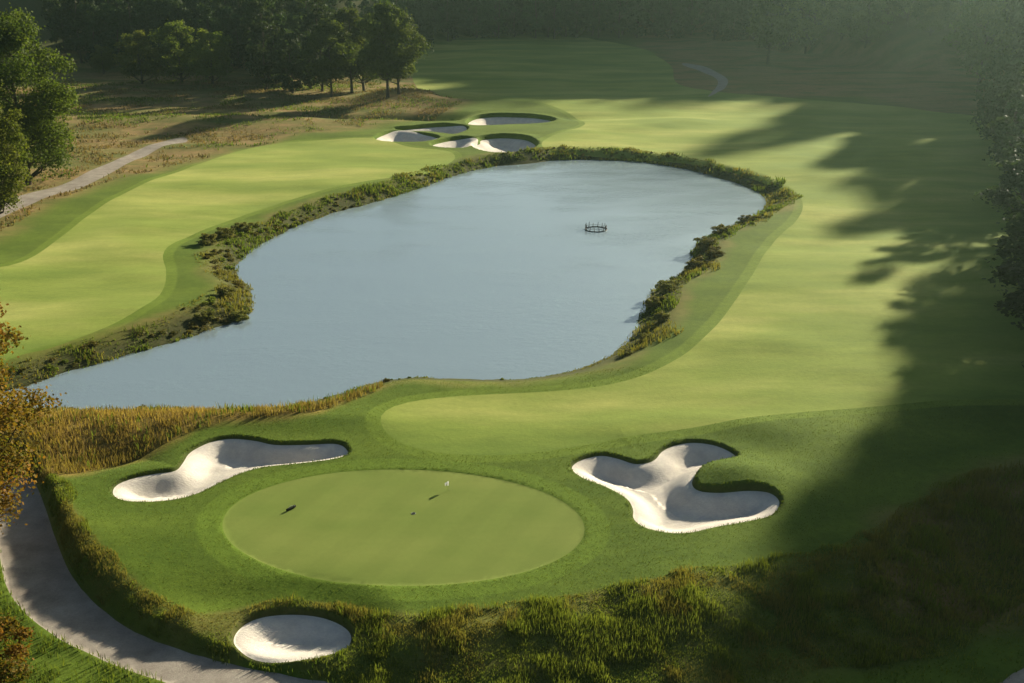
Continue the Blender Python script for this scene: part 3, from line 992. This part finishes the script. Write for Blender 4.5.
# each stands up-sun of a piece of ground that lies in shade
RT = []
for px, py, hc in [(885,138,22),(925,168,23),(935,125,23),(965,108,24),(948,168,22),(1012,196,23),(872,122,22),(880,152,22),(905,158,24),(925,196,22),(960,210,22),(1015,160,24),(1080,240,22),(1070,292,20),(975,318,19),(1025,350,20),(1075,390,20),
                   (985,428,18),(1060,440,20),(1000,500,18),(1080,500,20),(1010,570,18),(1100,580,20),(1010,640,17),(1040,690,18),(1120,660,20),(870,100,24),(925,92,24),(1010,100,25),(1000,75,26)]:
    q = at(px, py, 0)
    off = (hc + (7.0 if py < 215 else 4.5 if py < 400 else .5))/math.tan(SUN_EL)
    RT.append((float(q[0]) + off*math.sin(SUN_AZ), float(q[1]) + off*math.cos(SUN_AZ), len(RT) % 2, hc/17.5))
for i, (x, y, k, s) in enumerate(RT):
    plant(TK[k], x, y, i*1.3, s, 'tall dark leafy tree of the row along the right edge beside the fairway', 'tree', 'tall trees along the right edge')

for i, (px, py, s) in enumerate([(1008, 168, 1.3), (1022, 195, 1.4), (995, 140, 1.4)]):
    x, y, z = ground_at(px, py)
    plant(FK[i % 5], x, y, i*1.9, s*.62, 'low dark tree at the foot of the tall ones along the right edge', 'tree', 'low trees along the right edge', z=z)

for i, (px, py, s, sz) in enumerate([(1022, 205, 1.0, .7), (1030, 252, 1.0, .6), (1040, 305, .95, .58), (1052, 360, .9, .55), (1075, 420, .8, .5), (1010, 150, 1.0, .75), (1030, 175, 1.0, .7)]):
    x, y, z = ground_at(px, py)
    plant(FK[i % 5], x, y, i*1.9, s, 'low dark tree at the foot of the tall ones along the right edge', 'tree', 'low trees along the right edge', z=z, sz=sz)

# ------------------------------------------------------------------ shrubs on the banks
BK = []
for i in range(3):
    cm_, L = crown_mesh('foliage', 60+i, 1.7, .0, 1.9, .2, 2600, M_SHRUB, 14)
    BK.append(dict(name='shrub', crown=cm_, trunk=trunk_mesh('stem', L, 1.5, .1, 1.8, .06, i)))
def shrub(px, py, k, s, label, z=-.5):
    x, y = at(px, py, z)
    x, y = float(x), float(y)
    s *= .7
    o = plant(BK[k], x, y, rnd.uniform(0, 6), s, label, 'shrub', 'shrubs on the banks of the pond', sz=s*.7, sink=.1)
    for c in o.children:
        c.name = 'foliage' if c.name.startswith('crown') else 'stem'
for a_s in [
    (748, 222, 0, 1.0, 'small shrub on the right bank, closest to the far right tip of the pond'),
    (722, 234, 1, 1.25, 'broad olive shrub on the right bank, above the two darkest ones'),
    (705, 247, 2, 1.45, 'large rounded shrub on the right bank where the shore bends down'),
    (714, 260, 0, 1.2, 'rounded shrub set back from the water halfway down the right bank'),
    (694, 268, 1, 1.2, 'dark shrub overhanging the water halfway down the right bank'),
    (668, 290, 2, 1.15, 'tall olive shrub at the upper end of the small point on the right bank'),
    (656, 304, 0, 1.1, 'shrub at the tip of the small point on the right bank'),
    (662, 322, 1, .9, 'leafy shrub below the small point of the right bank'),
    (645, 340, 2, .7, 'small dark shrub low on the right bank by the water'),
    (628, 356, 0, .6, 'smallest shrub on the right bank, nearest to the approach'),
    (208, 247, 1, 1.25, 'brownish shrub above the bend of the left shore'),
    (226, 240, 2, 1.2, 'dark shrub at the top of the bend of the left shore'),
    (244, 233, 0, 1.1, 'shrub on the left shore just above the bend, beside the fairway'),
    (226, 300, 1, 1.0, 'dark green shrub on the rounded point of the left shore'),
    (240, 312, 2, .9, 'shrub at the lower side of the rounded point on the left shore'),
    (205, 318, 0, .9, 'shrub on the left bank just below the rounded point'),
    (386, 378, 1, .4, 'tiny shrub on the near shore, where the golden grass ends'),
]:
    shrub(*a_s)

# ------------------------------------------------------------------ small things
def simple_mat(name, col, rough=.6):
    m, nt, b = mat(name, rough)
    n = ramp(nt, noise(nt, 6, 4, .7), [(.3, tuple(c*.8 for c in col)), (.7, tuple(min(1, c*1.15) for c in col))])
    nt.links.new(n, b.inputs['Base Color'])
    return m
M_DARK = simple_mat('dark_weathered_plastic', (.03, .036, .036), .5)
M_WHITE = simple_mat('white_cloth', (.8, .8, .76), .7)
nt = M_WHITE.node_tree
tr_ = N(nt, 'ShaderNodeBsdfTranslucent')
tr_.inputs[0].default_value = (.85, .85, .8, 1)
ms_ = N(nt, 'ShaderNodeMixShader')
ms_.inputs[0].default_value = .5
nt.links.new(nt.nodes['Principled BSDF'].outputs[0], ms_.inputs[1])
nt.links.new(tr_.outputs[0], ms_.inputs[2])
nt.links.new(ms_.outputs[0], nt.nodes['Material Output'].inputs[0])
M_POLE = simple_mat('white_pole', (.35, .35, .30), .4)
M_BAG = simple_mat('dark_bag_fabric', (.018, .022, .012), .7)
M_GREY = simple_mat('grey_trim', (.25, .27, .27), .5)
M_HOLE = simple_mat('dark_cup', (.02, .02, .015), .8)

def torus(R, r, z=0, nu=40, nv=8, sq=1.0):
    u = np.arange(nu)*2*math.pi/nu
    v = np.arange(nv)*2*math.pi/nv
    U, W = np.meshgrid(u, v, indexing='ij')
    V = np.stack([(R+r*np.cos(W))*np.cos(U), (R+r*np.cos(W))*np.sin(U), z + r*np.sin(W)*sq], -1).reshape(-1, 3)
    Q = [(i*nv+j, ((i+1) % nu)*nv+j, ((i+1) % nu)*nv+(j+1) % nv, i*nv+(j+1) % nv) for i in range(nu) for j in range(nv)]
    return V, np.array(Q)
def lathe(prof, sides=16):
    """prof: (r, z) pairs"""
    a = np.arange(sides)*2*math.pi/sides
    V = np.concatenate([np.stack([r*np.cos(a), r*np.sin(a), np.full(sides, z)], 1) for r, z in prof])
    Q = [(k*sides+i, k*sides+(i+1) % sides, (k+1)*sides+(i+1) % sides, (k+1)*sides+i) for k in range(len(prof)-1) for i in range(sides)]
    return V, np.array(Q)

# floating ring in the pond
x, y = at(596, 229.5, W_Z)
ring = bpy.data.objects.new('fountain_ring', None)
COL.objects.link(ring)
ring.location = (x, y, W_Z)
tag(ring, 'dark floating ring with short upright posts out in the middle of the pond', 'fountain')
V, Q = torus(1.32, .07, .02)
link('float', mesh_from('float', V, Q, M_DARK, True), ring)
V, Q = torus(1.30, .014, .30, 40, 6)
link('rail', mesh_from('rail', V, Q, M_DARK, True), ring)
V, Q = lathe([(.001, .62), (.035, .61), (.035, .12), (.06, .10), (.06, -.05), (.001, -.06)], 10)
post = mesh_from('post', V, Q, M_DARK, True)
for i in range(14):
    a = i*2*math.pi/14
    o = link('post', post, ring, (1.31*math.cos(a), 1.31*math.sin(a), .05))
    o.rotation_euler = (rnd.uniform(-.12, .12), rnd.uniform(-.12, .12), 0)
    o.scale = (1, 1, rnd.uniform(.75, 1.15))

# flag on the green
x, y = at(449, 490, 0)
z = H1(x, y)
fl = bpy.data.objects.new('flagstick', None)
COL.objects.link(fl)
fl.location = (x, y, z)
tag(fl, 'tiny white flag on a short thin stick in the upper part of the putting green', 'flag')
V, Q = lathe([(.001, -.05), (.008, -.05), (.008, .62), (.012, .63), (.001, .65)], 8)
link('pole', mesh_from('pole', V, Q, M_POLE, True), fl)
nx = 10
V = []
for s in (-.004, .004):
    for i in range(nx):
        for j in range(2):
            u = i/(nx-1)
            V.append((-.01 - .24*u, s + .03*math.sin(u*6), .60 - .30*j - .10*u + .10*u*j))
Q = []
for i in range(nx-1):
    Q += [(2*i, 2*i+2, 2*i+3, 2*i+1), (2*nx+2*i, 2*nx+2*i+1, 2*nx+2*i+3, 2*nx+2*i+2), (2*i, 2*nx+2*i, 2*nx+2*i+2, 2*i+2), (2*i+1, 2*i+3, 2*nx+2*i+3, 2*nx+2*i+1)]
Q += [(0, 1, 2*nx+1, 2*nx), (2*nx-2, 4*nx-2, 4*nx-1, 2*nx-1)]
link('flag', mesh_from('flag', np.array(V), np.array(Q), M_WHITE, True), fl)

# the hole
x, y = at(413.5, 513.5, 0)
z = H1(x, y)
hole = bpy.data.objects.new('golf_hole', None)
COL.objects.link(hole)
hole.location = (x, y, z)
tag(hole, 'small dark hole cup in the middle of the putting green', 'golf hole')
V, Q = lathe([(.001, .012), (.10, .012), (.11, .016)], 20)
link('cup', mesh_from('cup', V, Q, M_HOLE, True), hole)
V, Q = torus(.12, .012, .012, 24, 6)
link('rim', mesh_from('rim', V, Q, M_GREY, True), hole)

# dark elongated mark on the green, modelled as a small lying bag
x, y = at(291, 509.5, 0)
z = H1(x, y)
bag = bpy.data.objects.new('dark_object', None)
COL.objects.link(bag)
bag.location = (x, y, z + .10)
bag.scale = (.85, .85, .85)
bag.rotation_euler = (0, math.pi/2, math.radians(52))
tag(bag, 'small dark elongated object lying on the left part of the putting green', 'bag')
V, Q = lathe([(.001, -.40), (.07, -.40), (.085, -.37), (.09, -.1), (.085, .2), (.09, .34), (.10, .38), (.08, .40), (.001, .37)], 18)
link('body', mesh_from('body', V, Q, M_BAG, True), bag)
V, Q = torus(.093, .012, .30, 24, 6)
link('collar', mesh_from('collar', V, Q, M_GREY, True), bag)
V, Q = tubes([((-.09, .02, -.2), (-.15, .03, -.02), .012, .012), ((-.15, .03, -.02), (-.09, .02, .2), .012, .012)], 6)
link('strap', mesh_from('strap', V, Q, M_GREY, True), bag)
